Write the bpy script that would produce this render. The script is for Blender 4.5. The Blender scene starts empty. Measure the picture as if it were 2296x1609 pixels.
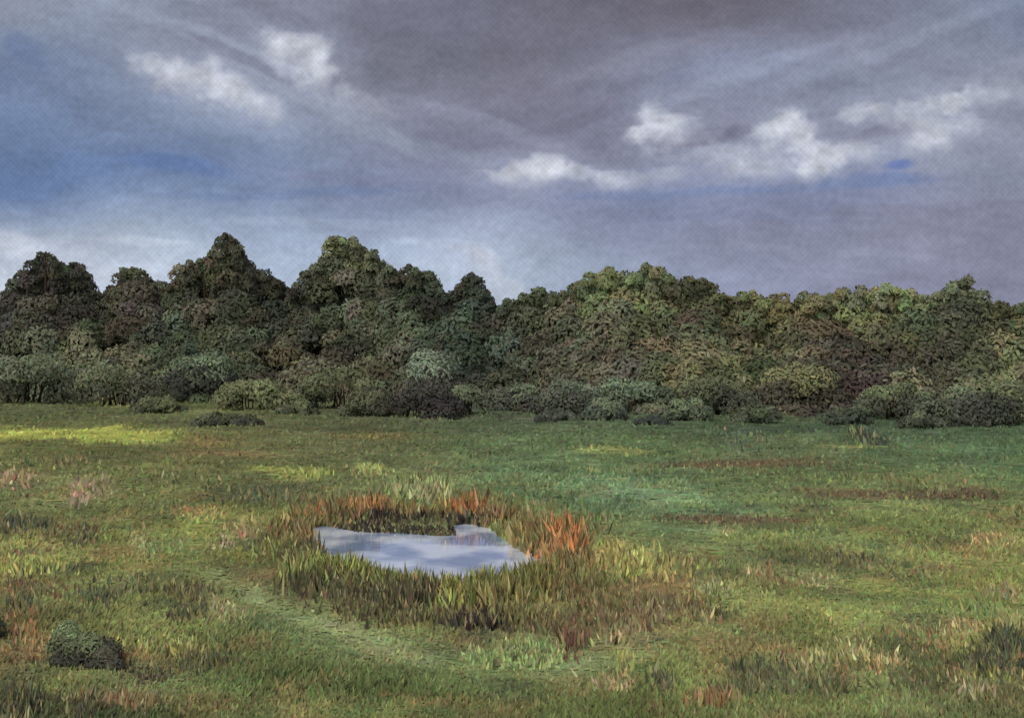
import bpy, math, numpy as np
from mathutils import Vector
rng = np.random.default_rng(7)
scene = bpy.context.scene
scene.view_settings.view_transform = 'Standard'
scene.view_settings.look = 'None'
scene.view_settings.exposure = 0
F = 1098.0; CW = 1024.0; CH = 717.0; HZ = 350.0; EYE = 6.0

# ---------------------------------------------------------------- helpers
def s2l(c):
    c = np.asarray(c, float) / 255.0
    return np.where(c <= 0.04045, c / 12.92, ((c + 0.055) / 1.055) ** 2.4)

def _h(ix, iy, seed):
    ix = ix.astype(np.int64); iy = iy.astype(np.int64)
    h = (ix * 374761393 + iy * 668265263 + seed * 1442695041) & 0xFFFFFFFF
    h = ((h ^ (h >> 13)) * 1274126177) & 0xFFFFFFFF
    h = h ^ (h >> 16)
    return (h & 0xFFFFFF) / float(0xFFFFFF)

def vnoise(x, y, seed=0):
    x = np.asarray(x, float); y = np.asarray(y, float)
    ix = np.floor(x); iy = np.floor(y)
    fx = x - ix; fy = y - iy
    fx = fx * fx * (3 - 2 * fx); fy = fy * fy * (3 - 2 * fy)
    a = _h(ix, iy, seed); b = _h(ix + 1, iy, seed)
    c = _h(ix, iy + 1, seed); d = _h(ix + 1, iy + 1, seed)
    return (a * (1 - fx) + b * fx) * (1 - fy) + (c * (1 - fx) + d * fx) * fy

def fbm(x, y, seed=0, octv=4):
    s = 0; a = 0.5; t = 0
    for i in range(octv):
        s = s + a * vnoise(x * 2 ** i, y * 2 ** i, seed + i * 17); t += a; a *= 0.55
    return s / t

def sstep(a, b, x):
    t = np.clip((x - a) / (b - a), 0, 1)
    return t * t * (3 - 2 * t)

def gp(u, v, z=0.0):
    d = (EYE - z) * F / (np.asarray(v) * CH - HZ)
    return (np.asarray(u) - 0.5) * CW / F * d, d

def uv_of(x, y, z=0.0):
    yy = np.maximum(y, 6.0)
    return 0.5 + x / yy * F / CW, (HZ + F * (EYE - z) / yy) / CH

def ctrl(u, v, pts, su, sv):
    acc = np.zeros(u.shape + (3,)); w = np.zeros(u.shape)
    for p in pts:
        k = np.exp(-0.5 * (((u - p[0]) / su) ** 2 + ((v - p[1]) / sv) ** 2)) + 1e-9
        acc += k[..., None] * np.array(p[2:5], float); w += k
    return acc / w[..., None]

def overlay(col, u, v, pts, ns=0.0, nz=None):
    for p in pts:
        (pu, pv, ru, rv, ang, rgb, st) = p
        X = (u - pu) * CW; Y = (v - pv) * CH
        c, s = math.cos(math.radians(ang)), math.sin(math.radians(ang))
        a = (X * c + Y * s) / (ru * CW); b = (-X * s + Y * c) / (rv * CH)
        r = np.sqrt(a * a + b * b)
        if nz is not None: r = r + (nz - 0.5) * ns
        k = st * (1 - sstep(0.45, 1.15, r))
        col[:] = col * (1 - k[..., None]) + np.array(rgb, float) * k[..., None]
    return col

# ---------------------------------------------------------------- materials
def attr_mat(name, rough=0.9, spec=0.08, noise_scale=3.0, amount=0.35, transl=0.0, stretch=(1, 1, 1)):
    m = bpy.data.materials.new(name); m.use_nodes = True
    nt = m.node_tree; nt.nodes.clear()
    out = nt.nodes.new('ShaderNodeOutputMaterial')
    b = nt.nodes.new('ShaderNodeBsdfPrincipled')
    b.inputs['Roughness'].default_value = rough
    b.inputs['Specular IOR Level'].default_value = spec
    at = nt.nodes.new('ShaderNodeAttribute'); at.attribute_name = 'col'
    tc = nt.nodes.new('ShaderNodeTexCoord')
    mp = nt.nodes.new('ShaderNodeMapping'); mp.inputs['Scale'].default_value = stretch
    nz = nt.nodes.new('ShaderNodeTexNoise'); nz.inputs['Scale'].default_value = noise_scale
    nz.inputs['Detail'].default_value = 4
    mr = nt.nodes.new('ShaderNodeMapRange')
    mr.inputs['From Min'].default_value = 0.25; mr.inputs['From Max'].default_value = 0.75
    mr.inputs['To Min'].default_value = 1 - amount; mr.inputs['To Max'].default_value = 1 + amount
    mx = nt.nodes.new('ShaderNodeVectorMath'); mx.operation = 'SCALE'
    L = nt.links.new
    L(tc.outputs['Object'], mp.inputs['Vector']); L(mp.outputs[0], nz.inputs['Vector'])
    L(nz.outputs['Fac'], mr.inputs['Value'])
    L(at.outputs['Color'], mx.inputs[0]); L(mr.outputs[0], mx.inputs['Scale'])
    L(mx.outputs[0], b.inputs['Base Color'])
    if transl > 0:
        t = nt.nodes.new('ShaderNodeBsdfTranslucent'); L(mx.outputs[0], t.inputs['Color'])
        ms = nt.nodes.new('ShaderNodeMixShader'); ms.inputs[0].default_value = transl
        L(b.outputs[0], ms.inputs[1]); L(t.outputs[0], ms.inputs[2]); L(ms.outputs[0], out.inputs['Surface'])
    else:
        L(b.outputs[0], out.inputs['Surface'])
    return m

M_LEAF = attr_mat('foliage', noise_scale=.5, amount=0.25, transl=0.25)
M_GRASS = attr_mat('grass_blades', noise_scale=2.0, amount=0.18, transl=0.2)
M_GROUND = attr_mat('meadow_soil_and_turf', noise_scale=1.2, amount=0.35, stretch=(0.5, 1.2, 1))
M_BARK = attr_mat('bark', noise_scale=6, amount=0.4, stretch=(1, 1, 0.2))

# ---------------------------------------------------------------- mesh builders
LEAF = np.array([(-.5, 0), (-.25, .5), (.28, .42), (.5, 0), (.28, -.5), (-.25, -.42)])[::-1]
BLADE = np.array([(0, -.5), (0, .5), (.5, .42), (1, 0.05), (.5, -.42)])[::-1]

def norm(a): return a / np.maximum(np.linalg.norm(a, axis=-1, keepdims=True), 1e-9)

def link(o): scene.collection.objects.link(o)

def mesh_from(name, verts, loops, starts, totals, cols, mat, smooth=False, vn=None):
    me = bpy.data.meshes.new(name)
    me.vertices.add(len(verts)); me.vertices.foreach_set('co', verts.astype(np.float32).ravel())
    me.loops.add(len(loops)); me.loops.foreach_set('vertex_index', loops.astype(np.int32))
    me.polygons.add(len(starts))
    me.polygons.foreach_set('loop_start', starts.astype(np.int32))
    me.polygons.foreach_set('loop_total', totals.astype(np.int32))
    if smooth or vn is not None: me.polygons.foreach_set('use_smooth', np.ones(len(starts), bool))
    me.update(calc_edges=True)
    a = me.color_attributes.new('col', 'FLOAT_COLOR', 'POINT')
    c = np.ones((len(verts), 4), np.float32); c[:, :3] = cols
    a.data.foreach_set('color', c.ravel())
    me.materials.append(mat)
    if vn is not None: me.normals_split_custom_set_from_vertices(vn.tolist())
    o = bpy.data.objects.new(name, me); link(o)
    return o

class Dabs:
    def __init__(s): s.d = []
    def add(s, P, T, N, L, W, C, bend=0.3, S=None):
        n = len(P)
        if S is None: S = N
        s.d.append((np.asarray(P, float), norm(T), norm(N), np.broadcast_to(L, n), np.broadcast_to(W, n),
                    np.asarray(C, float), np.broadcast_to(bend, n), norm(np.asarray(S, float))))
    def build(s, name, mat, shape=LEAF):
        P, T, N, L, W, C, Bd, S = [np.concatenate([q[i] for q in s.d]) for i in range(8)]
        B = norm(np.cross(N, T)); N = np.cross(T, B)
        a = shape[:, 0][None, :, None]; b = shape[:, 1][None, :, None]
        V = P[:, None] + T[:, None] * L[:, None, None] * a + B[:, None] * W[:, None, None] * b \
            - N[:, None] * (Bd * L)[:, None, None] * a * a
        k = len(shape); n = len(P)
        V = V.reshape(-1, 3); cols = np.repeat(np.clip(C, 0.002, 0.9), k, axis=0)
        # soft vegetation normals, kept on the same side as the face
        dn = (N * S).sum(1, keepdims=True); S = np.where(dn < .1, norm(S + N * (.15 - dn)), S)
        return mesh_from(name, V, np.arange(n * k), np.arange(n) * k, np.full(n, k), cols, mat, vn=np.repeat(S, k, axis=0))

def grid_mesh(name, V, cols, nr, nc, mat, smooth=True):
    i = np.arange(nr - 1)[:, None] * nc + np.arange(nc - 1)[None, :]
    q = np.stack([i, i + 1, i + nc + 1, i + nc], -1).reshape(-1, 4)
    return mesh_from(name, V.reshape(-1, 3), q.ravel(), np.arange(len(q)) * 4, np.full(len(q), 4),
                     cols.reshape(-1, 3), mat, smooth)

def tube(pts, radii, seg=7):
    pts = np.array(pts, float); V = []; Q = []
    for i, p in enumerate(pts):
        d = pts[min(i + 1, len(pts) - 1)] - pts[max(i - 1, 0)]; d = d / np.linalg.norm(d)
        a = np.cross(d, [0.3, 1, 0.1]); a /= np.linalg.norm(a); b = np.cross(d, a)
        for k in range(seg):
            t = 2 * math.pi * k / seg
            V.append(p + radii[i] * (a * math.cos(t) + b * math.sin(t)))
    for i in range(len(pts) - 1):
        for k in range(seg):
            Q.append([i * seg + k, i * seg + (k + 1) % seg, (i + 1) * seg + (k + 1) % seg, (i + 1) * seg + k])
    return np.array(V), np.array(Q)

def tubes_obj(name, tubes, rgb):
    Vs = []; Qs = []; o = 0
    for (p, r) in tubes:
        V, Q = tube(p, r); Vs.append(V); Qs.append(Q + o); o += len(V)
    V = np.concatenate(Vs); Q = np.concatenate(Qs)
    return mesh_from(name, V, Q.ravel(), np.arange(len(Q)) * 4, np.full(len(Q), 4),
                     np.tile(s2l(rgb), (len(V), 1)), M_BARK, True)

# ---------------------------------------------------------------- pond outline
WZ = -0.12
pond_uv = [(.300, .737), (.315, .732), (.33, .735), (.352, .741), (.39, .742), (.425, .746), (.440, .746), (.442, .732),
           (.452, .729), (.466, .731), (.478, .737), (.49, .747), (.505, .763), (.522, .776), (.540, .785), (.540, .800),
           (.52, .808), (.50, .815), (.47, .828), (.44, .826), (.42, .819), (.40, .814), (.37, .814), (.35, .802), (.33, .788), (.31, .765)]
pond = np.array([gp(u, v, WZ) for u, v in pond_uv])

def pond_sd(x, y):
    x = np.asarray(x, float); y = np.asarray(y, float)
    d = np.full(x.shape, 1e9); ins = np.zeros(x.shape, bool); n = len(pond)
    for i in range(n):
        ax, ay = pond[i]; bx, by = pond[(i + 1) % n]
        ex, ey = bx - ax, by - ay
        t = np.clip(((x - ax) * ex + (y - ay) * ey) / (ex * ex + ey * ey), 0, 1)
        d = np.minimum(d, np.hypot(x - ax - t * ex, y - ay - t * ey))
        cr = ((ay > y) != (by > y)) & (x < (bx - ax) * (y - ay) / (by - ay + 1e-12) + ax)
        ins ^= cr
    return np.where(ins, -d, d)

PU = np.array([.12, .17, .205, .24, .29, .34, .40, .46, .53, .60, .66, .75]); PV = np.array([.70, .755, .80, .832, .862, .886, .908, .921, .924, .910, .888, .86])
def path_k(u, v, w=.03, off=0.0):
    # the mown track that sweeps round the near side of the pond
    c = np.interp(u, PU, PV) + off
    return np.exp(-((v - c) / w) ** 2) * sstep(.15, .24, u) * (1 - sstep(.54, .68, u))

def terrain(x, y):
    z = (fbm(x * 0.10 + 5, y * 0.10, 3, 3) - 0.5) * 0.6 + (fbm(x * 0.6, y * 0.6, 9, 2) - 0.5) * 0.12
    u, v = uv_of(x, y)
    z = z - .08 * path_k(u, v, .022)
    sd = pond_sd(x, y)
    k = 1 - sstep(0.0, 2.2, sd)
    z = z * (1 - k)
    z = np.where(sd < 0.35, -0.5 * (1 - sstep(-0.45, 0.35, sd)) , z)
    return z

def yb_at(u): return np.interp(u, [-.3, 0, .33, .46, .6, 1.3], [146, 148, 140, 126, 118, 112])

# ---------------------------------------------------------------- vegetation clumps (shared by ground tint and blades)
OR = (176, 112, 58); BR = (118, 96, 58); DK = (54, 49, 44); OL = (114, 118, 58); YG = (148, 152, 62); DO = (80, 77, 52)
REED_FAR = [(.335,.722,.03,.004,260,BR,.75),(.325,.719,.025,.003,130,(158,106,60),.7),(.36,.717,.018,.004,200,OR,.85),(.38,.726,.03,.003,260,DK,.5),(.31,.729,.02,.004,160,(112,98,56),.55),
          (.40,.721,.03,.003,220,BR,.65),(.39,.716,.03,.004,180,OL,.6),(.42,.719,.02,.004,200,(108,98,56),.7),(.452,.718,.015,.004,250,(162,106,58),.95),(.448,.726,.03,.002,160,DK,.35),
          (.475,.727,.02,.003,240,DK,.5),(.49,.725,.02,.006,200,BR,.7),(.345,.733,.04,.002,240,DK,.26),(.38,.737,.03,.002,240,DK,.23),(.41,.738,.03,.002,240,DK,.25),(.43,.741,.012,.002,120,DO,.22),(.40,.730,.03,.002,200,DO,.3),
          (.50,.740,.015,.006,200,OL,.5),(.52,.748,.02,.01,280,(126,106,58),.65),(.553,.768,.013,.013,260,OR,.8),(.54,.760,.03,.012,330,(116,100,58),.6),(.535,.770,.015,.005,80,OR,.45),(.55,.745,.03,.01,200,(104,108,60),.5),
          (.555,.79,.018,.012,320,BR,.55),(.56,.80,.03,.012,280,(126,112,58),.5),(.51,.736,.03,.01,200,(118,116,62),.5),
          (.285,.75,.02,.012,260,(116,96,56),.5),(.27,.77,.02,.012,220,OL,.45),(.29,.775,.02,.01,240,DO,.45),(.305,.79,.02,.01,260,OL,.5),(.29,.735,.02,.008,180,(124,112,60),.5)]
REED_NEAR = [(.325,.815,.03,.008,500,OL,.85),(.33,.828,.035,.01,500,DO,.7),(.35,.818,.010,.005,150,YG,.95),(.318,.803,.01,.006,110,YG,.75),(.365,.824,.03,.006,260,OL,.75),
          (.385,.837,.03,.008,420,DO,.85),(.41,.844,.03,.009,480,(80,72,56),.8),(.405,.828,.015,.004,140,OL,.8),(.375,.824,.008,.004,90,OL,.95),
          (.44,.844,.012,.009,240,YG,.9),(.45,.842,.025,.006,240,OL,.85),(.475,.844,.02,.009,320,OL,.85),(.472,.837,.008,.004,90,YG,.95),(.49,.845,.02,.011,260,(114,102,58),.8),
          (.51,.830,.02,.009,330,OL,.85),(.53,.823,.02,.010,340,(128,114,58),.75),(.50,.837,.03,.01,260,(138,130,60),.75),(.56,.83,.03,.015,340,(112,98,58),.65),(.58,.815,.02,.01,220,OL,.5),
          (.37,.857,.04,.012,300,DO,.42),(.42,.865,.04,.01,320,(98,92,56),.5),(.46,.874,.02,.006,280,(60,50,47),.5),(.485,.875,.015,.005,120,DK,.4),
          (.5,.864,.03,.010,300,(112,108,58),.5),(.53,.872,.025,.010,220,(104,94,58),.5),(.56,.89,.012,.016,160,(106,78,58),.5),(.575,.87,.02,.012,200,(108,92,62),.5),
          (.62,.87,.025,.012,200,(120,98,68),.45),(.6,.85,.03,.015,300,(112,102,60),.5),(.64,.85,.03,.012,200,(108,94,66),.45),(.68,.86,.03,.012,160,(122,112,68),.35),
          (.61,.80,.03,.015,240,(152,148,66),.5),(.64,.805,.03,.01,190,(144,136,72),.45),(.62,.782,.014,.009,90,(176,172,86),.4),(.665,.79,.02,.01,140,(122,118,66),.4),
          (.695,.83,.015,.01,70,(150,150,98),.34),(.51,.907,.04,.014,420,(128,146,82),.27),(.49,.914,.03,.008,140,(120,142,76),.25),(.53,.9,.03,.010,180,(120,136,78),.27)]
WEEDS = [(.015,.675,.02,.012,80,(160,130,96),.42),(.075,.69,.012,.012,44,(156,126,102),.45),(.1,.685,.01,.01,26,(150,126,98),.42),(.055,.745,.03,.012,130,(120,102,66),.38),
          (.02,.73,.018,.012,110,(72,76,58),.42),(.04,.735,.015,.01,70,(76,80,58),.38),(.08,.75,.009,.014,60,(82,82,62),.4),(.24,.735,.015,.008,60,(156,138,84),.36),(.25,.742,.015,.008,44,(160,140,92),.33),
          (.22,.755,.008,.01,26,(166,148,108),.32),(.035,.785,.03,.014,200,(150,156,70),.34),(.015,.79,.022,.012,140,(158,164,76),.34),(.03,.825,.03,.014,140,(116,94,62),.34),(.02,.85,.015,.012,80,(84,86,60),.34),
          (.095,.84,.022,.014,130,(82,88,64),.34),(.14,.82,.03,.014,130,(94,94,58),.32),(.19,.83,.03,.012,150,(90,88,56),.28),(.18,.865,.018,.012,120,(84,86,58),.28),
          (.205,.86,.02,.014,110,(148,140,92),.28),(.225,.865,.012,.01,60,(150,142,94),.28),(.025,.895,.015,.016,80,(142,102,62),.32),(.16,.905,.016,.008,60,(170,172,90),.23),
          (.17,.915,.03,.01,130,(136,130,68),.25),(.19,.93,.03,.01,150,(88,87,56),.25),(.21,.925,.018,.008,80,(84,83,56),.25),(.14,.945,.022,.01,140,(74,69,54),.25),
          (.02,1.0,.022,.02,300,(72,74,56),.32),(.08,1.0,.012,.014,140,(74,74,56),.26),(.13,.985,.04,.01,130,(148,134,98),.2),(.2,.985,.03,.01,120,(118,112,64),.2),
          (.86,.93,.008,.009,34,(192,160,100),.28),(.872,.925,.008,.009,26,(186,170,106),.28),(.833,.905,.012,.016,60,(156,148,96),.3),(.845,.91,.009,.014,45,(154,144,88),.32),(.945,.885,.012,.009,36,(180,154,98),.26),(.93,.885,.014,.009,34,(168,148,94),.26),
          (.957,.758,.008,.007,30,(180,132,86),.26),(.98,.757,.014,.006,30,(170,142,86),.26),(.985,.77,.015,.008,60,(142,128,80),.28),(.71,.745,.008,.006,22,(158,142,92),.26),
          (.985,.905,.018,.014,240,(72,74,58),.38),(.965,.935,.02,.014,190,(74,74,56),.3),(.98,.92,.015,.02,160,(82,89,64),.34),(.745,.94,.035,.016,240,(88,88,62),.25),(.72,.955,.022,.012,140,(92,92,62),.25),
          (.81,.94,.025,.014,170,(94,92,58),.25),(.8,.96,.03,.012,150,(90,91,60),.25),(.9,.955,.03,.012,150,(94,95,60),.25),(.95,.97,.018,.014,60,(152,142,96),.24),(.945,.96,.012,.01,34,(160,146,98),.24),
          (.82,.785,.03,.006,150,(94,96,64),.25),(.86,.79,.03,.006,100,(98,98,64),.25),(.845,.618,.012,.005,110,(58,68,56),.6),(.835,.613,.006,.006,60,(58,68,54),.8),(.86,.622,.010,.004,50,(60,68,55),.5),
          (.725,.615,.02,.014,120,(84,98,72),.5),(.405,.685,.016,.007,220,(140,148,94),.7),(.425,.69,.014,.007,200,(148,153,100),.66),(.415,.685,.016,.008,200,(112,122,72),.7),(.39,.68,.03,.01,130,(114,124,70),.5),
          (.36,.66,.015,.006,120,(142,148,76),.42),(.25,.69,.04,.009,160,(80,86,60),.38),(.33,.695,.04,.008,130,(104,108,62),.45),(.35,.70,.03,.006,140,(126,98,60),.42),(.47,.70,.03,.008,130,(112,112,64),.45),
          (.5,.71,.04,.008,220,(110,114,64),.4),(.57,.73,.03,.01,150,(104,116,64),.36),(.595,.775,.015,.012,90,(162,148,74),.38),(.97,.855,.03,.012,130,(120,134,66),.34),(.98,.84,.018,.008,70,(142,134,92),.28),
          (.3,.66,.02,.006,90,(140,148,62),.36),(.06,.65,.05,.006,140,(92,96,58),.45),(.15,.67,.05,.008,160,(96,102,58),.36),(.9,.67,.05,.008,150,(102,106,62),.36),(.62,.66,.04,.006,120,(98,110,66),.36),
          (.72,.649,.07,.004,240,(94,78,56),.26),(.77,.652,.04,.003,110,(90,74,54),.25),(.84,.688,.06,.004,200,(98,82,58),.22),(.93,.689,.04,.004,190,(88,70,54),.23),(.73,.725,.06,.004,220,(94,80,58),.2),(.68,.728,.03,.003,90,(86,70,52),.18)]
# loose drifts of dry, yellow and rusty weeds through the near grass
r2 = np.random.default_rng(23)
for i in range(64):
    left = r2.random() < .5
    pu_, pv_ = (r2.uniform(-.05, .27), r2.uniform(.66, 1.02)) if left else (r2.uniform(.58, 1.08), r2.uniform(.77, 1.02))
    if left and pu_ > .15 and pv_ > .78: continue
    rgb_ = [(150, 152, 70), (152, 114, 72), (130, 104, 66), (82, 86, 60), (156, 142, 92), (118, 134, 76)][r2.integers(0, 6)]
    WEEDS.append((pu_, pv_, r2.uniform(.008, .03), r2.uniform(.006, .014), int(r2.uniform(24, 80)), rgb_, r2.uniform(.2, .32)))

# ---------------------------------------------------------------- meadow colour
G_BASE = [(.05,.55,82,86,52),(.2,.56,92,96,54),(.35,.57,82,87,54),(.5,.58,78,87,60),(.7,.58,70,82,56),(.9,.59,70,84,58),
 (.05,.63,98,100,52),(.2,.64,98,98,54),(.35,.63,92,94,56),(.5,.63,86,102,62),(.62,.63,85,103,62),(.75,.63,87,97,60),(.9,.63,82,100,62),(1.0,.64,80,105,64),
 (.03,.69,98,101,58),(.15,.69,100,105,55),(.28,.68,97,101,58),(.4,.66,98,106,62),(.5,.68,94,114,70),(.62,.69,95,118,78),(.75,.68,97,110,64),(.9,.68,102,112,62),
 (.05,.74,104,107,56),(.15,.75,113,118,55),(.25,.74,118,120,57),(.6,.74,99,116,70),(.75,.74,102,114,62),(.9,.74,109,117,60),
 (.05,.8,106,109,56),(.2,.8,114,121,58),(.28,.8,98,96,54),(.6,.8,120,117,62),(.72,.78,109,113,64),(.9,.8,118,123,60),
 (.05,.87,102,104,58),(.17,.86,108,112,58),(.3,.88,108,117,64),(.45,.85,101,98,58),(.55,.86,108,100,62),(.7,.86,114,116,62),(.88,.87,116,122,59),
 (.05,.95,97,98,58),(.2,.95,102,112,60),(.4,.96,102,114,60),(.6,.96,104,113,58),(.8,.95,103,110,58),(.97,.95,96,97,58),
 (.1,1.05,96,103,58),(.5,1.05,100,113,58),(.9,1.05,98,104,58)]
G_OV = [
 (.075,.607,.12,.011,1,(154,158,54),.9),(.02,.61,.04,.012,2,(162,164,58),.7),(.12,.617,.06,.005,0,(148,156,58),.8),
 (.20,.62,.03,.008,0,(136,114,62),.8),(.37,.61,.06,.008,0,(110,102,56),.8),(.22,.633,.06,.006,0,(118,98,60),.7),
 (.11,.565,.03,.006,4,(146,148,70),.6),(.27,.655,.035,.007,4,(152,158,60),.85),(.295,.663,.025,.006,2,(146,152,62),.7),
 (.36,.65,.018,.008,0,(148,152,78),.7),(.26,.68,.06,.012,0,(76,80,58),.5),
 (.1,.64,.07,.008,0,(86,84,54),.5),(.17,.59,.09,.006,0,(78,80,52),.5),
 (.60,.63,.05,.004,1,(144,144,70),.7),(.83,.627,.03,.004,0,(142,140,70),.7),(.72,.649,.08,.009,0,(98,82,56),.85),
 (.78,.60,.12,.010,0,(66,82,60),.6),(.93,.61,.08,.01,0,(80,100,68),.6),(.97,.64,.05,.02,0,(80,102,70),.5),
 (.50,.655,.06,.022,0,(96,118,78),.6),(.64,.695,.07,.018,8,(104,127,88),.7),(.7,.712,.08,.008,0,(90,115,76),.6),
 (.73,.725,.07,.009,0,(96,80,56),.85),(.84,.688,.07,.008,0,(100,85,58),.85),(.93,.689,.05,.008,0,(92,74,56),.85),(.81,.70,.08,.005,0,(118,128,70),.5),
 (.68,.742,.08,.006,3,(112,132,84),.6),(.6,.715,.04,.01,0,(92,110,74),.5),
 (.195,.73,.028,.03,35,(138,144,62),.8),(.225,.762,.03,.014,30,(144,150,64),.7),(.24,.735,.03,.015,0,(144,142,70),.4),
 (.03,.77,.035,.018,0,(146,152,68),.7),(.26,.875,.05,.014,22,(122,138,78),.7),(.33,.905,.08,.010,14,(116,134,76),.6),(.2,.83,.025,.02,35,(118,132,72),.5),
 (.61,.775,.03,.025,15,(154,150,68),.65),(.6,.83,.06,.02,0,(116,102,66),.5),(.5,.80,.2,.07,0,(108,103,60),.35),(.53,.85,.09,.03,0,(108,95,62),.5),
 (.72,.77,.03,.01,0,(120,132,74),.6),(.74,.90,.05,.01,0,(96,94,58),.5),(.9,.90,.06,.02,0,(120,130,66),.5),(.75,.95,.07,.02,0,(90,92,62),.5),
 (.3,.97,.1,.012,6,(110,128,68),.5),(.22,.97,.06,.01,10,(118,136,74),.6),(.42,.99,.1,.01,3,(102,120,66),.5),
]
for c_ in WEEDS + REED_NEAR + REED_FAR:
    G_OV.append((c_[0], c_[1] - .004, c_[2] * 1.6, c_[3] * 1.5, 0, c_[5], .30))

def meadow_color(x, y, jit=0.0):
    u, v = uv_of(x, y)
    wn = fbm(x * 0.35, y * 0.35, 21, 3)
    u2 = u + (wn - .5) * 0.02; v2 = v + (fbm(x * .3 + 9, y * .3, 31, 3) - .5) * 0.010
    u2 = np.where(u2 < 0, -u2, u2); u2 = np.where(u2 > 1, 2 - u2, u2)
    c = ctrl(u2, np.clip(v2, .545, 1.08), G_BASE, .055, .02)
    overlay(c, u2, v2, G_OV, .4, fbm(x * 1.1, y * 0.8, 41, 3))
    n = fbm(x * .9, y * .9, 51, 3)[..., None]
    c = c * (0.84 + 0.32 * n)
    # broad light and dark drifts
    c = c * (0.82 + 0.36 * fbm(x * .28 + 3, y * .22, 57, 3))[..., None]
    # patches of dry grass, fresh grass and dark sedge
    nearf = sstep(.60, .75, v)
    for sd_, rgb, th, am in [(61, (138, 110, 66), .58, .5), (71, (142, 146, 70), .58, .42), (81, (74, 80, 56), .60, .55), (91, (118, 132, 76), .6, .35)]:
        k = (sstep(th, th + .12, fbm(x * .75 + sd_, y * .55, sd_, 3)) * am * nearf)[..., None]
        c = c * (1 - k) + np.array(rgb, float) * k
    # the track: faint, broken, paler where trodden, darker at the verges
    vj = v + (fbm(x * .6, y * .6, 95, 3) - .5) * .026
    brk = .25 + .85 * sstep(.35, .6, fbm(x * .5 + 7, y * .5, 97, 2))
    for off, wd, rgb, am in [(-.032, .016, (96, 88, 58), .6), (-.014, .010, (106, 112, 64), .3), (.0, .014, (140, 152, 98), .62), (.022, .009, (98, 110, 64), .35), (.036, .009, (124, 140, 82), .3)]:
        k = (path_k(u, vj, wd, off) * am * brk)[..., None]
        if off < -.02: k = k * (1 - sstep(.33, .42, u))[..., None]
        c = c * (1 - k) + np.array(rgb, float) * k
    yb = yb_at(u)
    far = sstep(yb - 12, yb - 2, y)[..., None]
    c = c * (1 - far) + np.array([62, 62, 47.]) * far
    return c

def jitter(c, amt=.14, hue=.07):
    n = len(c)
    return c * (1 + amt * rng.standard_normal((n, 1))) * (1 + hue * rng.standard_normal((n, 3)))

GG = 1.64; TG = 2.1
def alb(c, g=1.0):
    l = s2l(np.clip(c, 5, 245)); lum = (l @ np.array([.3, .6, .1]))[..., None]
    return (lum + (l - lum) * .84) * g

# ---------------------------------------------------------------- ground
nx, ny = 460, 520
ax = np.linspace(-6.6, 6.6, nx); ay = np.linspace(-6.6, 6.6, ny)
GX, GY = np.meshgrid(4 * np.sinh(ax), 31 + 4 * np.sinh(ay))
GZ = terrain(GX, GY)
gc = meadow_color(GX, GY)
sdp = pond_sd(GX, GY)
mud = (1 - sstep(0.1, 0.9, sdp))[..., None]
gc = gc * (1 - mud) + np.array([66, 58, 46.]) * mud
grid_mesh('meadow_ground', np.stack([GX, GY, GZ], -1), alb(gc, .85 * GG), ny, nx, M_GROUND)

# ---------------------------------------------------------------- water
m = bpy.data.materials.new('pond_water'); m.use_nodes = True
nt = m.node_tree; nt.nodes.clear()
out = nt.nodes.new('ShaderNodeOutputMaterial'); gl = nt.nodes.new('ShaderNodeBsdfGlossy')
gl.inputs['Color'].default_value = (.95, .97, 1, 1); gl.inputs['Roughness'].default_value = .05
df = nt.nodes.new('ShaderNodeBsdfDiffuse')
ms = nt.nodes.new('ShaderNodeMixShader'); ms.inputs[0].default_value = .55
tc = nt.nodes.new('ShaderNodeTexCoord'); nz = nt.nodes.new('ShaderNodeTexNoise'); nz.inputs['Scale'].default_value = .55; nz.inputs['Detail'].default_value = 5
bp = nt.nodes.new('ShaderNodeBump'); bp.inputs['Strength'].default_value = .12; bp.inputs['Distance'].default_value = .05
cr = nt.nodes.new('ShaderNodeValToRGB'); cr.color_ramp.elements[0].position = .40; cr.color_ramp.elements[0].color = (.26, .34, .52, 1)
cr.color_ramp.elements[1].position = .60; cr.color_ramp.elements[1].color = (.86, .90, .97, 1)  # sky and pale cloud reflection painted into the diffuse colour
nt.links.new(nz.outputs[0], cr.inputs[0]); nt.links.new(cr.outputs[0], df.inputs['Color'])
nt.links.new(tc.outputs['Object'], nz.inputs['Vector']); nt.links.new(nz.outputs[0], bp.inputs['Height'])
nt.links.new(bp.outputs[0], gl.inputs['Normal'])
nt.links.new(df.outputs[0], ms.inputs[1]); nt.links.new(gl.outputs[0], ms.inputs[2]); nt.links.new(ms.outputs[0], out.inputs[0])
cx, cy = pond.mean(0)
pw = np.array([((px - cx) * 1.12 + cx, (py - cy) * 1.12 + cy, WZ) for px, py in pond])
me = bpy.data.meshes.new('pond'); me.from_pydata([tuple(p) for p in pw], [], [list(range(len(pw)))]); me.materials.append(m)
o = bpy.data.objects.new('pond', me); link(o)

# ---------------------------------------------------------------- meadow grass
UP = np.array([0, -.35, 1.])
def scatter(n, v0, v1, u0=-.22, u1=1.22):
    u = rng.uniform(u0, u1, n); v = rng.uniform(v0, v1, n)
    return gp(u, v)

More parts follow.
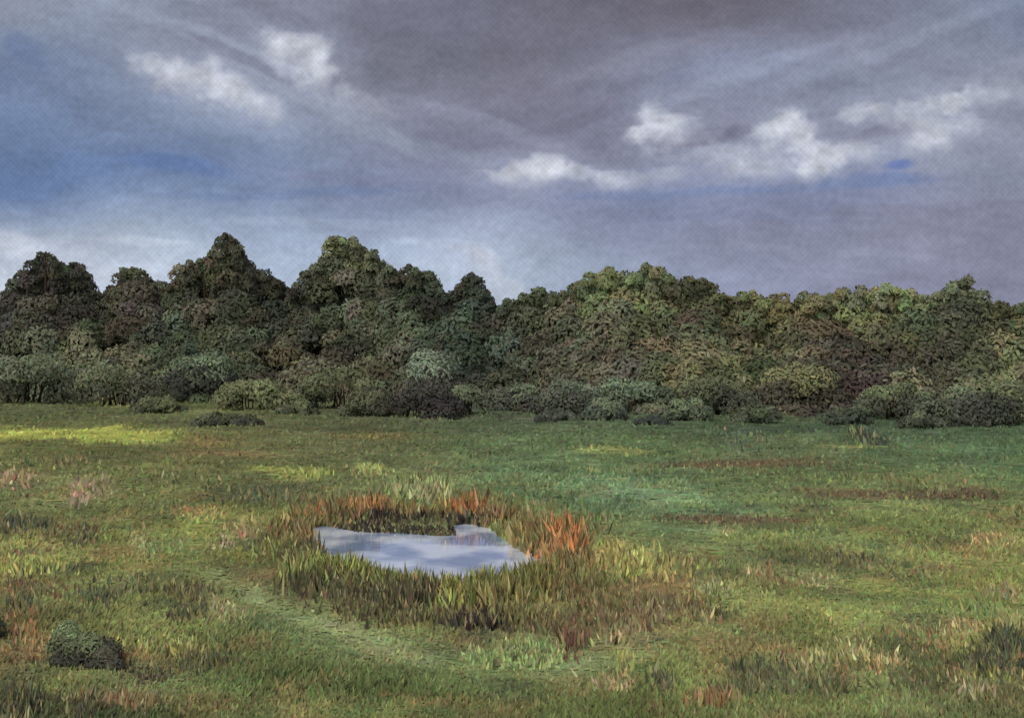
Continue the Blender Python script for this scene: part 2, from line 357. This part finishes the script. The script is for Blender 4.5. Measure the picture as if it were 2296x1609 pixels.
gr = Dabs()
x, y = scatter(200000, .555, 1.1)
keep = pond_sd(x, y) > 0.15
u, v = uv_of(x, y)
pk = path_k(u, v, .03)
keep &= (rng.random(len(x)) > pk * .2)
x, y, pk = x[keep], y[keep], pk[keep]; n = len(x)
z = terrain(x, y)
h = (0.11 + 0.0019 * y) * rng.uniform(.5, 1.35, n) * (0.6 + .8 * vnoise(x * .5, y * .5, 77)) * (1 - .5 * pk)
w = 0.0026 * y * rng.uniform(.5, 1.4, n)
lean = rng.normal(0, .45, n) + .25; leany = rng.normal(.25, .4, n)
T = np.stack([lean, leany, np.ones(n)], -1)
N = np.stack([rng.normal(0, .35, n), -np.ones(n), np.full(n, .7)], -1)
sp_ = np.where(pk > .2, .5, 1.)
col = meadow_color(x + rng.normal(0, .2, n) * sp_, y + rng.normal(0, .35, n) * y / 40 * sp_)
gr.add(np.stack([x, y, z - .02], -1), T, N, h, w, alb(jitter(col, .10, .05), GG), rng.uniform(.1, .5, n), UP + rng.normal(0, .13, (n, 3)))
gr.build('meadow_grass', M_GRASS, BLADE)

# flattened swathes of grass, combed by the wind
sw = Dabs()
x, y = scatter(20000, .556, 1.08)
keep = pond_sd(x, y) > .5; x, y = x[keep], y[keep]; n = len(x)
z = terrain(x, y); u, v = uv_of(x, y)
ang = rng.normal(0, .3, n)
pathk = path_k(u, v, .04)
gx0, gy0 = gp(u, np.interp(u, PU, PV)); gx1, gy1 = gp(u + .01, np.interp(u + .01, PU, PV))
ang = ang + pathk * np.arctan2(gy1 - gy0, gx1 - gx0)
T = np.stack([np.cos(ang), np.sin(ang), rng.normal(0, .03, n)], -1)
N = np.stack([rng.normal(0, .12, n), -.45 + rng.normal(0, .2, n), np.ones(n)], -1)
farf = np.clip((1.0 - v) / .4, 0.1, 1)
L = y * .013 * rng.uniform(.4, 1.6, n) * (.4 + 1.2 * farf); W = y * .0026 * rng.uniform(.5, 1.4, n)
hz = .02 * rng.uniform(.1, 1.3, n) + .0008 * y
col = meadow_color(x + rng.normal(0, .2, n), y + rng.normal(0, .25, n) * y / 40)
sw.add(np.stack([x, y, z + hz], -1), T, N, L, W, alb(jitter(col, .06, .04), GG * .96), .05, UP + rng.normal(0, .12, (n, 3)))
sw.build('combed_grass', M_GRASS, LEAF)

# ---------------------------------------------------------------- reeds and weeds
def clump(D, pu, pv, su, sv, n, rgb, h, lean=.25, wf=1.0, jit=.16, inside=-.15, hk=1.0):
    u = pu + su * rng.standard_normal(n) * .6; v = pv + sv * rng.standard_normal(n) * .6
    x, y = gp(u, v); k = pond_sd(x, y) > inside; x, y = x[k], y[k]; n = len(x)
    if n == 0: return
    z = np.maximum(terrain(x, y), WZ) - .02
    T = np.stack([rng.normal(0, lean, n), rng.normal(0, lean, n), np.ones(n)], -1)
    N = np.stack([rng.normal(0, .4, n), -np.ones(n), np.full(n, .5)], -1)
    c = np.tile(np.array(rgb, float), (n, 1))
    mixc = np.array([(116, 114, 64), (98, 95, 58), (140, 130, 84)])[rng.integers(0, 3, n)]
    k = (rng.random(n) < .4)[:, None] * .7
    c = jitter(c * (1 - k) + mixc * k, jit, .06)
    hv = .55 + .9 * vnoise(x * 1.6, y * 1.6, 131)
    D.add(np.stack([x, y, z], -1), T, N, hk * h * hv * rng.uniform(.45, 1.2, n), .0026 * y * wf * rng.uniform(.5, 1.5, n), alb(c, GG), rng.uniform(0, .35, n), UP + rng.normal(0, .25, (n, 3)))

rd = Dabs()
for a in REED_FAR: clump(rd, *a, hk=.9)
for a in REED_NEAR: clump(rd, *a, hk=.66)
rd.build('pond_reeds', M_GRASS, BLADE)
wf = Dabs()
for a in WEEDS: clump(wf, *a, inside=.1, hk=.9, jit=.12)
wf.build('wildflowers_and_weeds', M_GRASS, BLADE)

# ---------------------------------------------------------------- foliage
def coat(D, cx, cy, cz, rx, ry, rz, n, rgb, size, jit=.07, tilt=.32, g=1.0):
    d = norm(rng.standard_normal((n, 3)))
    d[:, 2] = np.where(d[:, 2] < -.5, -d[:, 2], d[:, 2])
    d[:, 1] = np.where((d[:, 1] > .35) & (rng.random(n) < .7), -d[:, 1], d[:, 1])
    rr = rng.uniform(.74, 1.12, n)[:, None]
    P = np.array([cx, cy, cz]) + d * rr * np.array([rx, ry, rz])
    O = norm(d / np.array([rx, ry, rz]))
    N = O + tilt * rng.standard_normal((n, 3)) * .7
    T = np.cross(N, rng.standard_normal((n, 3))) + np.array([0, 0, .35])
    c = jitter(np.tile(np.array(rgb, float), (n, 1)), jit, .035)
    D.add(P, T, N, size * rng.uniform(.5, 1.7, n), size * .45 * rng.uniform(.6, 1.5, n), alb(c, TG * g), .2, O + np.array([0, -.35, .5]) + .12 * rng.standard_normal((n, 3)))

TOP = np.array([(-.4,.40),(-.3,.38),(-.2,.41),(-.1,.37),(-.04,.40),(0,.415),(.01,.39),(.03,.365),(.043,.353),(.055,.364),(.08,.372),(.088,.387),(.093,.405),(.105,.405),(.113,.380),(.13,.371),(.14,.377),(.147,.392),(.16,.396),(.168,.385),(.175,.368),
 (.19,.362),(.2,.358),(.210,.341),(.222,.326),(.233,.341),(.24,.360),(.25,.372),(.268,.382),(.285,.398),(.297,.38),(.313,.362),(.32,.336),(.33,.326),(.343,.335),(.356,.345),(.366,.354),(.374,.369),(.39,.377),(.405,.371),(.42,.376),(.43,.399),(.442,.407),(.452,.397),
 (.461,.376),(.47,.402),(.48,.415),(.49,.423),(.51,.413),(.53,.402),(.55,.402),(.568,.394),(.58,.375),(.595,.370),(.608,.381),(.617,.392),(.624,.371),(.635,.365),(.646,.380),(.66,.393),(.675,.388),(.69,.392),(.70,.408),(.73,.407),(.77,.414),(.8,.410),(.83,.404),
 (.85,.402),(.87,.397),(.885,.396),(.9,.409),(.92,.413),(.93,.398),(.945,.390),(.955,.4),(.965,.419),(.98,.424),(1,.418),(1.05,.40),(1.12,.42),(1.2,.39),(1.3,.41),(1.4,.40)])
T_COL = [(.03,.38,62,62,49),(.1,.42,57,56,46),(.02,.46,61,58,48),(.13,.39,70,71,53),(.13,.45,62,59,48),(.2,.38,76,76,55),(.22,.34,78,78,58),(.23,.43,64,62,49),(.2,.47,76,80,58),(.1,.5,82,86,61),(.02,.51,86,92,67),
 (.3,.43,59,59,47),(.34,.35,86,88,62),(.33,.39,76,77,56),(.355,.45,94,98,71),(.38,.40,66,67,51),(.3,.5,72,72,52),(.4,.43,64,67,51),(.42,.45,66,71,55),(.46,.41,52,56,47),(.47,.46,55,58,47),
 (.52,.42,68,74,53),(.54,.42,84,88,57),(.55,.46,70,70,51),(.6,.39,104,109,72),(.635,.39,114,120,79),(.62,.44,96,99,65),(.63,.48,98,103,71),(.59,.49,72,69,54),(.68,.41,84,85,58),(.68,.46,70,70,52),(.72,.44,96,96,59),(.76,.43,104,103,61),
 (.73,.49,86,85,56),(.8,.43,92,93,62),(.79,.48,76,71,54),(.84,.51,64,59,52),(.86,.42,100,105,71),(.87,.46,98,98,60),(.91,.44,88,89,64),(.95,.42,88,92,66),(.94,.47,70,69,55),(1,.45,96,96,64),(.98,.5,94,96,64),(.9,.52,76,73,56)]

def zs(v, y): return EYE + (HZ - v * CH) / F * y
blobs = []
def xr(u, y): return (u - .5) * CW / F * y
for uu in np.arange(-.28, 1.28, .0050):
    y0 = yb_at(uu)
    y = y0 + rng.uniform(-2, 4)
    tv = np.interp(uu, TOP[:, 0], TOP[:, 1])
    r = rng.uniform(.3, .9)
    zt = zs(tv, y) + rng.uniform(-1.0, .3)
    xx = xr(uu, y)
    blobs.append((xx, y, zt - r * .8, r, r * 1.1))
    blobs.append((xx + rng.uniform(-.4, .4), y + 1, zt - r * 1.5 - .7, 1.1, 1.3))
    blobs.append((xx + rng.uniform(-.4, .4), y + 2, zt - 3.4, 1.5, 1.6))
    blobs.append((xx + rng.uniform(-.4, .4), y + 2.5, zt - 5.8, 1.6, 1.8))
    blobs.append((xx + rng.uniform(-.4, .4), y + 2.5, zt - 8.6, 1.8, 2.2))
    if uu < .45: blobs.append((xx + rng.uniform(-.4, .4), y + 3, max(1.2, zt - 11.5), 1.9, 2.4))
for i in range(1700):
    uu = rng.uniform(-.28, 1.28); t = rng.random() ** .8
    tv = np.interp(uu, TOP[:, 0], TOP[:, 1]); y0 = yb_at(uu)
    y = y0 + 2 - 12 * t + rng.uniform(-2, 2)
    zt = zs(tv, y); r = rng.uniform(.7, 2.4)
    z = (zt - r - .8) * (1 - t) + .6 * t
    if z + r > zt - .5: z = zt - .5 - r
    blobs.append((xr(uu, y), y, max(z, .4), r * rng.uniform(.9, 1.3), r * rng.uniform(.75, 1.1)))
# low scrub spilling from the wood onto the meadow
for i in range(560):
    uu = rng.uniform(-.28, 1.28); y0 = yb_at(uu); y = y0 - 10 - 9 * rng.random() ** 1.5
    if vnoise(np.array([uu * 14.]), np.array([y * .12]), 88)[0] < .34: continue
    r = rng.uniform(.5, 1.4) * (1 - .035 * (y0 - 10 - y))
    blobs.append((xr(uu, y), y, r * .4, r * 1.4, r * .95))

prom = [('deciduous_tree', .045, .045, .47), ('deciduous_tree', .127, .022, .44), ('deciduous_tree', .222, .035, .46), ('deciduous_tree', .34, .04, .46), ('deciduous_tree', .405, .022, .44),
        ('conifer_tree', .461, .016, .46), ('deciduous_tree', .595, .024, .46), ('deciduous_tree', .635, .017, .45), ('deciduous_tree', .68, .018, .46), ('deciduous_tree', .87, .03, .46), ('deciduous_tree', .945, .022, .47)]
crowns = [Dabs() for _ in prom]; line = Dabs()
for (bx, by, bz, r, rz) in blobs:
    uu = .5 + bx / by * F / CW; vv = (HZ - (bz - EYE) / by * F) / CH
    c = ctrl(np.array([uu if 0 <= uu <= 1 else (-uu if uu < 0 else 2 - uu)]), np.array([vv]), T_COL, .03, .025)[0]
    gap_n = fbm(np.array([bx * .16]), np.array([bz * .3 + by * .1]), 401, 3)[0]      # shaded gaps between and below crowns, painted into the leaf colour
    c = c * (.64 + .72 * gap_n) * rng.uniform(.86, 1.16) * (1 + .04 * rng.standard_normal(3))
    tgt = line
    for k, pdef in enumerate(prom):
        if abs(uu - pdef[1]) < pdef[2] and vv < pdef[3] and by > yb_at(uu) - 4: tgt = crowns[k]; break
    n = int(60 + 66 * r * rz)
    coat(tgt, bx, by, bz, r, r * .9, rz, n, c, .42 if r < 1.05 else .54)

trunks = []
for i in range(60):
    uu = -.27 + 1.54 * (i + rng.uniform(.2, .8)) / 60; y = float(yb_at(uu)) + rng.uniform(-1, 3); xx = xr(uu, y)
    tv = np.interp(uu, TOP[:, 0], TOP[:, 1]); H = zs(tv, y) - 2
    lx = rng.normal(0, .4)
    trunks.append(([(xx, y, -.5), (xx + lx * .4, y, H * .4), (xx + lx, y, H)], [.3, .22, .05]))
    for k in range(4):
        a = rng.uniform(0, 6.28); h0 = H * rng.uniform(.3, .7); l = rng.uniform(1, 2)
        trunks.append(([(xx + lx * .5, y, h0), (xx + math.cos(a) * l, y + math.sin(a) * l, h0 + l * .9)], [.11, .03]))
tl = bpy.data.objects.new('tree_line', None); link(tl)
o = line.build('foliage', M_LEAF); o.parent = tl
o = tubes_obj('trunks', trunks, (70, 58, 46)); o.parent = tl
for k, (nm, pu, hw, vb) in enumerate(prom):
    e = bpy.data.objects.new(nm, None); link(e)
    yk = float(yb_at(pu)); xx = xr(pu, yk); H = zs(np.interp(pu, TOP[:, 0], TOP[:, 1]), yk) - 1.2
    if crowns[k].d:
        o = crowns[k].build('crown', M_LEAF); o.parent = e
    tb = [([(xx, yk, -.5), (xx + .1, yk, H * .5), (xx, yk, H)], [.36, .25, .04])]
    for j in range(8):
        a = j * 2.4; h0 = H * (.35 + .06 * j); l = 2.0 - .17 * j
        tb.append(([(xx, yk, h0), (xx + math.cos(a) * l * .5, yk + math.sin(a) * l * .5, h0 + l * .4), (xx + math.cos(a) * l, yk + math.sin(a) * l, h0 + l * .8)], [.13, .08, .03]))
    o = tubes_obj('trunk_and_limbs', tb, (66, 56, 46)); o.parent = e

# bushes standing in front of the wood and in the meadow
def bush(name, pu, vb, hw, vt, rgb, low=None, size=None):
    x, y = gp(pu, vb); x = float(x); y = float(y)
    W = hw * CW / F * y; H = zs(vt, y)
    D = Dabs(); nb = max(10, int(13 * max(1, W / max(H, .2))))
    size = size or max(.0034 * y, .06)
    z0 = float(terrain(np.array([x]), np.array([y]))[0])
    for i in range(nb):
        a = rng.uniform(-1, 1); t = rng.random()
        r = rng.uniform(.24, .40) * min(H, W * 1.3)
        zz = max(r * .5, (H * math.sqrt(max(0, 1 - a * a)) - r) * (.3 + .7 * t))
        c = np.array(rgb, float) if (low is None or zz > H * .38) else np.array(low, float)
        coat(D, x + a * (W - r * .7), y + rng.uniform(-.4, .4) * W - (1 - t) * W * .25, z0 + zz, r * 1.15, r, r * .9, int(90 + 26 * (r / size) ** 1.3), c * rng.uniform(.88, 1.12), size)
    n = 14
    P = np.stack([x + rng.normal(0, W * .3, n), y + rng.normal(0, W * .2, n), np.full(n, z0 + H * .2)], -1)
    D.add(P, np.stack([rng.normal(0, .3, n), rng.normal(0, .3, n), np.ones(n)], -1), np.stack([rng.normal(0, .3, n), -np.ones(n), np.zeros(n)], -1), H * .6, .04 * H, np.tile(s2l((64, 52, 42)), (n, 1)))
    return D.build(name, M_LEAF)

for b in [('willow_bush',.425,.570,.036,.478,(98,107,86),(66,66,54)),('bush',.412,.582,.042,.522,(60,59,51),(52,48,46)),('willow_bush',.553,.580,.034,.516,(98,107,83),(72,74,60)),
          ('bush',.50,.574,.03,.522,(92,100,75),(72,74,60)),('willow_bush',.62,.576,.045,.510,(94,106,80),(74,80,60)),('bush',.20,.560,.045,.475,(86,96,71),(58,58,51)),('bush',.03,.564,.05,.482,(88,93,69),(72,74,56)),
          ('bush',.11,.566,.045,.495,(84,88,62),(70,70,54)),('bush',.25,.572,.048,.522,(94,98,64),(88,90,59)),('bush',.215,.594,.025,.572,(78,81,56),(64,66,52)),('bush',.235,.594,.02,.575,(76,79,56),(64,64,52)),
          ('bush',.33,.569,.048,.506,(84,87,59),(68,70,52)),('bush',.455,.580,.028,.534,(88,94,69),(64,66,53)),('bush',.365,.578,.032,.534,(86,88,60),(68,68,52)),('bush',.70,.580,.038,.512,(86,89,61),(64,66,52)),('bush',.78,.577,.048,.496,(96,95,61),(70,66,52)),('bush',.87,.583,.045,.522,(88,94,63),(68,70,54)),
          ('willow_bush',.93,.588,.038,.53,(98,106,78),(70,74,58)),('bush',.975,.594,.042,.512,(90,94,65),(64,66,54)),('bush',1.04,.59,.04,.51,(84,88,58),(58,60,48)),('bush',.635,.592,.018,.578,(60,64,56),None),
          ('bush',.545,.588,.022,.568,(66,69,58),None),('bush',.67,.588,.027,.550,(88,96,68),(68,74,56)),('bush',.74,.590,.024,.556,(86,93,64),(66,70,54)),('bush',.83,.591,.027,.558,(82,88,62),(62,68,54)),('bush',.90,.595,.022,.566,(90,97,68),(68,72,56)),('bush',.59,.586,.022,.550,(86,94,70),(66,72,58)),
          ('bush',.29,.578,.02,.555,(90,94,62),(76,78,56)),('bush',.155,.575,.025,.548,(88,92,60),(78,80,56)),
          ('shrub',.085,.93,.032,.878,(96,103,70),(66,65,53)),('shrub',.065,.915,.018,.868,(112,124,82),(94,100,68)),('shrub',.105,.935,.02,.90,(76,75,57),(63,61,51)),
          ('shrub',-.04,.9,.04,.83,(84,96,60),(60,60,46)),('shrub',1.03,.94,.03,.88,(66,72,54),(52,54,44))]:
    bush(*b)

# ---------------------------------------------------------------- sky backdrop
S_BASE = [(0,0,138,144,160),(.08,.03,130,140,160),(.2,.03,132,139,155),(.3,.02,122,124,141),(.42,.04,110,111,128),(.55,.04,105,104,118),(.7,.03,106,103,116),(.8,.05,114,116,133),(.9,.04,126,132,150),(1,.03,116,126,150),
 (.02,.1,104,119,149),(.1,.1,124,134,157),(.2,.07,128,132,150),(.36,.1,114,116,131),(.5,.1,108,107,121),(.6,.1,118,120,138),(.7,.1,127,135,157),(.8,.1,127,135,157),(.9,.1,134,139,157),(1,.12,128,134,150),
 (.03,.18,103,122,155),(.12,.17,115,128,154),(.25,.16,136,145,166),(.4,.16,129,133,151),(.5,.15,117,116,133),(.57,.17,115,115,133),(.7,.17,122,124,145),(.8,.15,127,131,150),(.95,.2,141,146,164),
 (.05,.24,97,118,156),(.2,.235,101,120,156),(.3,.22,127,138,161),(.42,.22,122,126,148),(.55,.2,127,129,150),(.7,.22,140,146,166),(.97,.26,130,136,157),
 (.05,.285,106,124,156),(.2,.28,116,133,161),(.35,.27,121,131,160),(.5,.27,126,132,157),(.65,.27,120,129,158),(.8,.265,121,129,158),
 (.02,.33,172,183,202),(.15,.32,158,171,190),(.3,.32,145,158,181),(.45,.32,150,161,182),(.6,.32,131,139,162),(.75,.32,129,133,155),(.9,.32,129,132,152),(1,.32,126,128,148),
 (.05,.36,192,200,214),(.15,.37,170,181,198),(.3,.37,155,169,189),(.45,.38,174,185,203),(.55,.38,143,155,175),(.7,.38,135,142,165),(.85,.38,131,135,157),(1,.38,130,132,153),(0,.48,187,196,209),(.5,.48,158,167,186),(1,.48,131,135,156),
 (.0,-.2,112,120,141),(.5,-.2,104,105,119),(1,-.2,115,122,142),(-.4,.2,116,128,152),(1.4,.2,125,130,150),(-.4,.4,162,172,191),(1.4,.4,130,133,152)]
S_OV = [(.2,.055,.14,.014,22,(150,160,178),.5),(.33,.16,.14,.018,24,(150,158,176),.5),(.28,.03,.10,.016,26,(108,111,127),.5),(.24,.088,.06,.010,25,(108,110,127),.6),(.4,.07,.1,.03,20,(107,109,123),.5),
 (.17,.235,.06,.016,6,(90,113,157),.55),(.03,.26,.05,.02,0,(94,115,155),.4),(.27,.272,.13,.009,-3,(104,123,161),.4),(.02,.07,.03,.02,30,(100,114,147),.5),(.13,.13,.12,.016,30,(120,134,158),.5),
 (.40,.2,.12,.016,10,(140,149,169),.5),(.47,.165,.10,.014,15,(144,149,168),.4),(.55,.225,.07,.008,0,(115,119,140),.4),(.33,.25,.1,.010,6,(122,129,156),.5),
 (.74,.1,.12,.014,-22,(142,152,173),.4),(.88,.06,.14,.014,-20,(140,149,168),.4),(.84,.10,.10,.012,-22,(116,120,138),.4),(.66,.12,.10,.014,-24,(122,130,154),.4),(.96,.1,.06,.012,-20,(148,154,169),.4),(.62,.085,.1,.018,-15,(128,130,145),.5),
 (.7,.185,.05,.012,-10,(102,101,119),.7),(.86,.19,.05,.010,-12,(111,110,128),.6),(.57,.165,.06,.01,-12,(107,106,123),.5),(.875,.234,.020,.009,-8,(84,105,160),.7),(.85,.255,.08,.012,-4,(104,121,163),.6),(.72,.262,.10,.010,0,(108,123,161),.5),(.62,.268,.08,.008,0,(107,121,158),.5),
 (.47,.36,.02,.02,60,(188,196,210),.7),(.42,.335,.06,.008,4,(166,178,197),.6),(.3,.31,.12,.008,0,(154,166,188),.5),(.14,.34,.05,.006,4,(184,194,211),.6),(.12,.385,.06,.02,-10,(184,192,205),.6),(.02,.34,.05,.02,20,(200,207,219),.6),(.2,.385,.06,.015,0,(175,185,201),.5),
 (.48,.395,.03,.02,30,(184,193,206),.6),(.8,.35,.15,.008,2,(138,143,165),.5),(.7,.30,.15,.007,2,(122,129,156),.5),(.9,.29,.12,.008,-2,(121,123,145),.5)]
CLOUDS = [(.160,.093,.022,.012,25,.75),(.185,.100,.028,.014,20,.95),(.212,.110,.026,.013,25,.9),(.207,.088,.010,.010,10,.85),(.24,.127,.028,.012,30,.6),(.262,.14,.02,.010,35,.4),
 (.268,.052,.016,.010,28,.7),(.283,.066,.016,.014,40,.95),(.303,.060,.014,.010,0,1),(.312,.078,.013,.018,60,1),(.322,.10,.010,.018,60,.9),(.335,.125,.014,.012,40,.6),(.36,.14,.02,.01,25,.4),
 (.632,.156,.014,.013,-10,1),(.640,.172,.020,.013,-8,.9),(.658,.166,.018,.008,-5,.8),(.622,.182,.012,.008,0,.8),(.66,.185,.03,.008,-5,.45),
 (.52,.232,.03,.009,-3,.95),(.535,.220,.016,.008,0,.8),(.56,.234,.03,.007,3,.75),(.495,.238,.015,.006,-15,.7),(.60,.243,.03,.006,0,.45),(.605,.252,.02,.006,0,.45),(.65,.24,.02,.006,-8,.4),
 (.752,.178,.016,.010,-15,.9),(.768,.168,.012,.010,0,1),(.783,.186,.014,.013,20,1),(.800,.206,.018,.013,15,.95),(.808,.222,.016,.010,10,1),(.83,.208,.022,.011,-5,.9),(.79,.235,.012,.009,0,.85),(.74,.21,.04,.012,-8,.45),(.705,.205,.03,.008,-8,.45),(.75,.23,.04,.008,-3,.4),
 (.835,.155,.018,.009,-15,.85),(.856,.150,.014,.009,0,.9),(.880,.158,.016,.014,-10,.65),(.905,.145,.018,.013,10,.9),(.925,.138,.016,.011,-10,.95),(.912,.170,.018,.014,10,.75),(.90,.195,.018,.010,-5,.75),(.955,.13,.03,.010,-12,.5),(.94,.165,.02,.012,0,.45),
 (.47,.355,.014,.012,60,.5),(.455,.345,.02,.006,10,.45),(.98,.12,.03,.012,0,.3)]
ud = np.concatenate([np.linspace(-1.2, -.12, 60)[:-1], np.linspace(-.12, 1.12, 1050), np.linspace(1.12, 2.2, 60)[1:]])
vd = np.concatenate([np.linspace(-3.0, -.08, 70)[:-1], np.linspace(-.08, .52, 400)])
U, V = np.meshgrid(ud, vd)
X = U * CW / 100.; Y = V * CH / 100.
w1 = fbm(X * .8, Y * 1.4, 101, 4) - .5; w2 = fbm(X * .8 + 40, Y * 1.4, 111, 4) - .5
U2 = U + .035 * w1; V2 = V + .03 * w2
sc = ctrl(U2, np.clip(V2, -.25, .5), S_BASE, .06, .028)
def streak(ang, seed, sx=.5, sy=3.):
    c, s = math.cos(math.radians(ang)), math.sin(math.radians(ang))
    xw = X + .6 * w1; yw = Y + .6 * w2
    return fbm((xw * c + yw * s) * sx, (-xw * s + yw * c) * sy, seed, 4) - .5
sL = streak(22, 201); sR = streak(-16, 211); sH = streak(0, 221)
kl = (1 - sstep(.25, .55, U)) * (1 - sstep(.18, .28, V)); kr = sstep(.45, .75, U) * (1 - sstep(.16, .27, V)); kh = np.clip(1 - kl - kr, 0, 1)
overlay(sc, U2, V2, S_OV, .7, .5 + 1.0 * (kl * sL + kr * sR + kh * sH) + .4 * w1)
st = kl * sL + kr * sR + kh * sH
soft = fbm(X * 1.1, Y * 2.0, 261, 4) - .5
sc *= (1.06 + .16 * st + .18 * soft)[..., None]
# short broken wisps
b3 = streak(2, 251, 3., 14.); b1 = fbm(X * 5, Y * 8, 231, 3) - .5
sc *= (1 + .07 * b3 + .09 * b1)[..., None]
# cumulus
cover = np.zeros(U.shape); halo = np.zeros(U.shape)
nzc = fbm(X * 3.0, Y * 3.6, 301, 5) - .5; nzf = fbm(X * 9, Y * 10, 311, 3) - .5
for (pu, pv, ru, rv, ang, op) in CLOUDS:
    a0, b0 = (U + .010 * w1 - pu) * CW, (V + .010 * w2 - pv) * CH
    c, s = math.cos(math.radians(ang)), math.sin(math.radians(ang))
    a = (a0 * c + b0 * s) / (ru * CW * 1.3); b = (-a0 * s + b0 * c) / (rv * CH * 1.5)
    sg = np.where(b > 0, .62, 1.0)
    r = np.sqrt(a * a + (b * sg) ** 2) + 1.2 * nzc + .7 * nzf
    soft_w = np.where(b > 0, 1.4, 1.05)
    cover = 1 - (1 - cover) * (1 - op * .86 * (1 - sstep(.15, soft_w, r)))
    halo = np.maximum(halo, op * (1 - sstep(.4, 2.6, r)))
sc = sc * (1 - .45 * halo[..., None]) + np.array([160, 169, 189.]) * .45 * halo[..., None]
light = .88 + .36 * (fbm(X * 5, Y * 7, 331, 3) - .35) + .2 * nzf
wc = np.clip(np.array([212, 217, 229.]) * light[..., None], 145, 237)
cv = np.clip(cover, 0, .93)[..., None]
sc = sc * (1 - cv) + wc * cv
R = 1500.
az = np.arctan((U - .5) * CW / F); tanel = (HZ - V * CH) / F * np.cos(az)
el = np.arctan(tanel)
SV = np.stack([R * np.sin(az) * np.cos(el), R * np.cos(az) * np.cos(el), EYE + R * np.sin(el)], -1)
ms_ = bpy.data.materials.new('cloudy_sky'); ms_.use_nodes = True
ms_.cycles.emission_sampling = 'NONE'
nt = ms_.node_tree; nt.nodes.clear(); L = nt.links.new
out = nt.nodes.new('ShaderNodeOutputMaterial'); em = nt.nodes.new('ShaderNodeEmission')
at = nt.nodes.new('ShaderNodeAttribute'); at.attribute_name = 'col'
uvn = nt.nodes.new('ShaderNodeAttribute'); uvn.attribute_name = 'sky_uv'
sp = nt.nodes.new('ShaderNodeSeparateXYZ'); L(uvn.outputs['Vector'], sp.inputs[0])
nz = nt.nodes.new('ShaderNodeTexNoise'); nz.inputs['Scale'].default_value = 2.5; nz.inputs['Detail'].default_value = 4; L(uvn.outputs['Vector'], nz.inputs['Vector'])
def mth(op, a, b=None):
    n = nt.nodes.new('ShaderNodeMath'); n.operation = op
    for i, q in enumerate([a, b]):
        if q is None: continue
        if isinstance(q, (int, float)): n.inputs[i].default_value = q
        else: L(q, n.inputs[i])
    return n.outputs[0]
sx = mth('SINE', mth('ADD', mth('MULTIPLY', sp.outputs[0], 2 * math.pi * 18.5), mth('MULTIPLY', nz.outputs[0], 9.0)))
sy = mth('SINE', mth('ADD', mth('MULTIPLY', sp.outputs[1], 2 * math.pi * 18.5), mth('MULTIPLY', nz.outputs[0], 7.0)))
wv = mth('MULTIPLY', sx, sy)
fn = nt.nodes.new('ShaderNodeTexNoise'); fn.inputs['Scale'].default_value = 16; fn.inputs['Detail'].default_value = 4; L(uvn.outputs['Vector'], fn.inputs['Vector'])
fac = mth('ADD', mth('ADD', 1.0, mth('MULTIPLY', wv, .045)), mth('MULTIPLY', mth('SUBTRACT', fn.outputs[0], .5), .4))
vm = nt.nodes.new('ShaderNodeVectorMath'); vm.operation = 'SCALE'; L(at.outputs['Color'], vm.inputs[0]); L(fac, vm.inputs['Scale'])
L(vm.outputs[0], em.inputs['Color']); L(em.outputs[0], out.inputs[0])
nr, nc = U.shape
sky = grid_mesh('sky', SV, s2l(np.clip(sc, 20, 245)), nr, nc, ms_)
a = sky.data.attributes.new('sky_uv', 'FLOAT_VECTOR', 'POINT')
a.data.foreach_set('vector', np.stack([X, Y, np.zeros_like(X)], -1).astype(np.float32).ravel())

# ---------------------------------------------------------------- light and world
SE, SAZ = math.radians(52), math.radians(215)
sd = Vector((math.sin(SAZ) * math.cos(SE), math.cos(SAZ) * math.cos(SE), math.sin(SE)))
ld = bpy.data.lights.new('sun', 'SUN'); ld.energy = 1.3; ld.angle = math.radians(30); ld.color = (1, .95, .87)
lo = bpy.data.objects.new('sun', ld); link(lo); lo.rotation_euler = sd.to_track_quat('Z', 'Y').to_euler()
w = bpy.data.worlds.new('World'); scene.world = w; w.use_nodes = True
nt = w.node_tree; bg = nt.nodes['Background']
sk = nt.nodes.new('ShaderNodeTexSky'); sk.sky_type = 'NISHITA'; sk.sun_disc = False
sk.sun_elevation = SE; sk.sun_rotation = SAZ
hs = nt.nodes.new('ShaderNodeHueSaturation'); hs.inputs['Saturation'].default_value = .35   # overcast: greyer skylight
nt.links.new(sk.outputs[0], hs.inputs['Color']); nt.links.new(hs.outputs[0], bg.inputs['Color']); bg.inputs['Strength'].default_value = .15

cd = bpy.data.cameras.new('camera'); cd.sensor_width = 36; cd.lens = 36 * F / CW; cd.clip_end = 5000
co = bpy.data.objects.new('camera', cd); link(co)
co.location = (0, 0, EYE); co.rotation_euler = (math.radians(90) - math.atan((CH / 2 - HZ) / F), 0, 0)
scene.camera = co
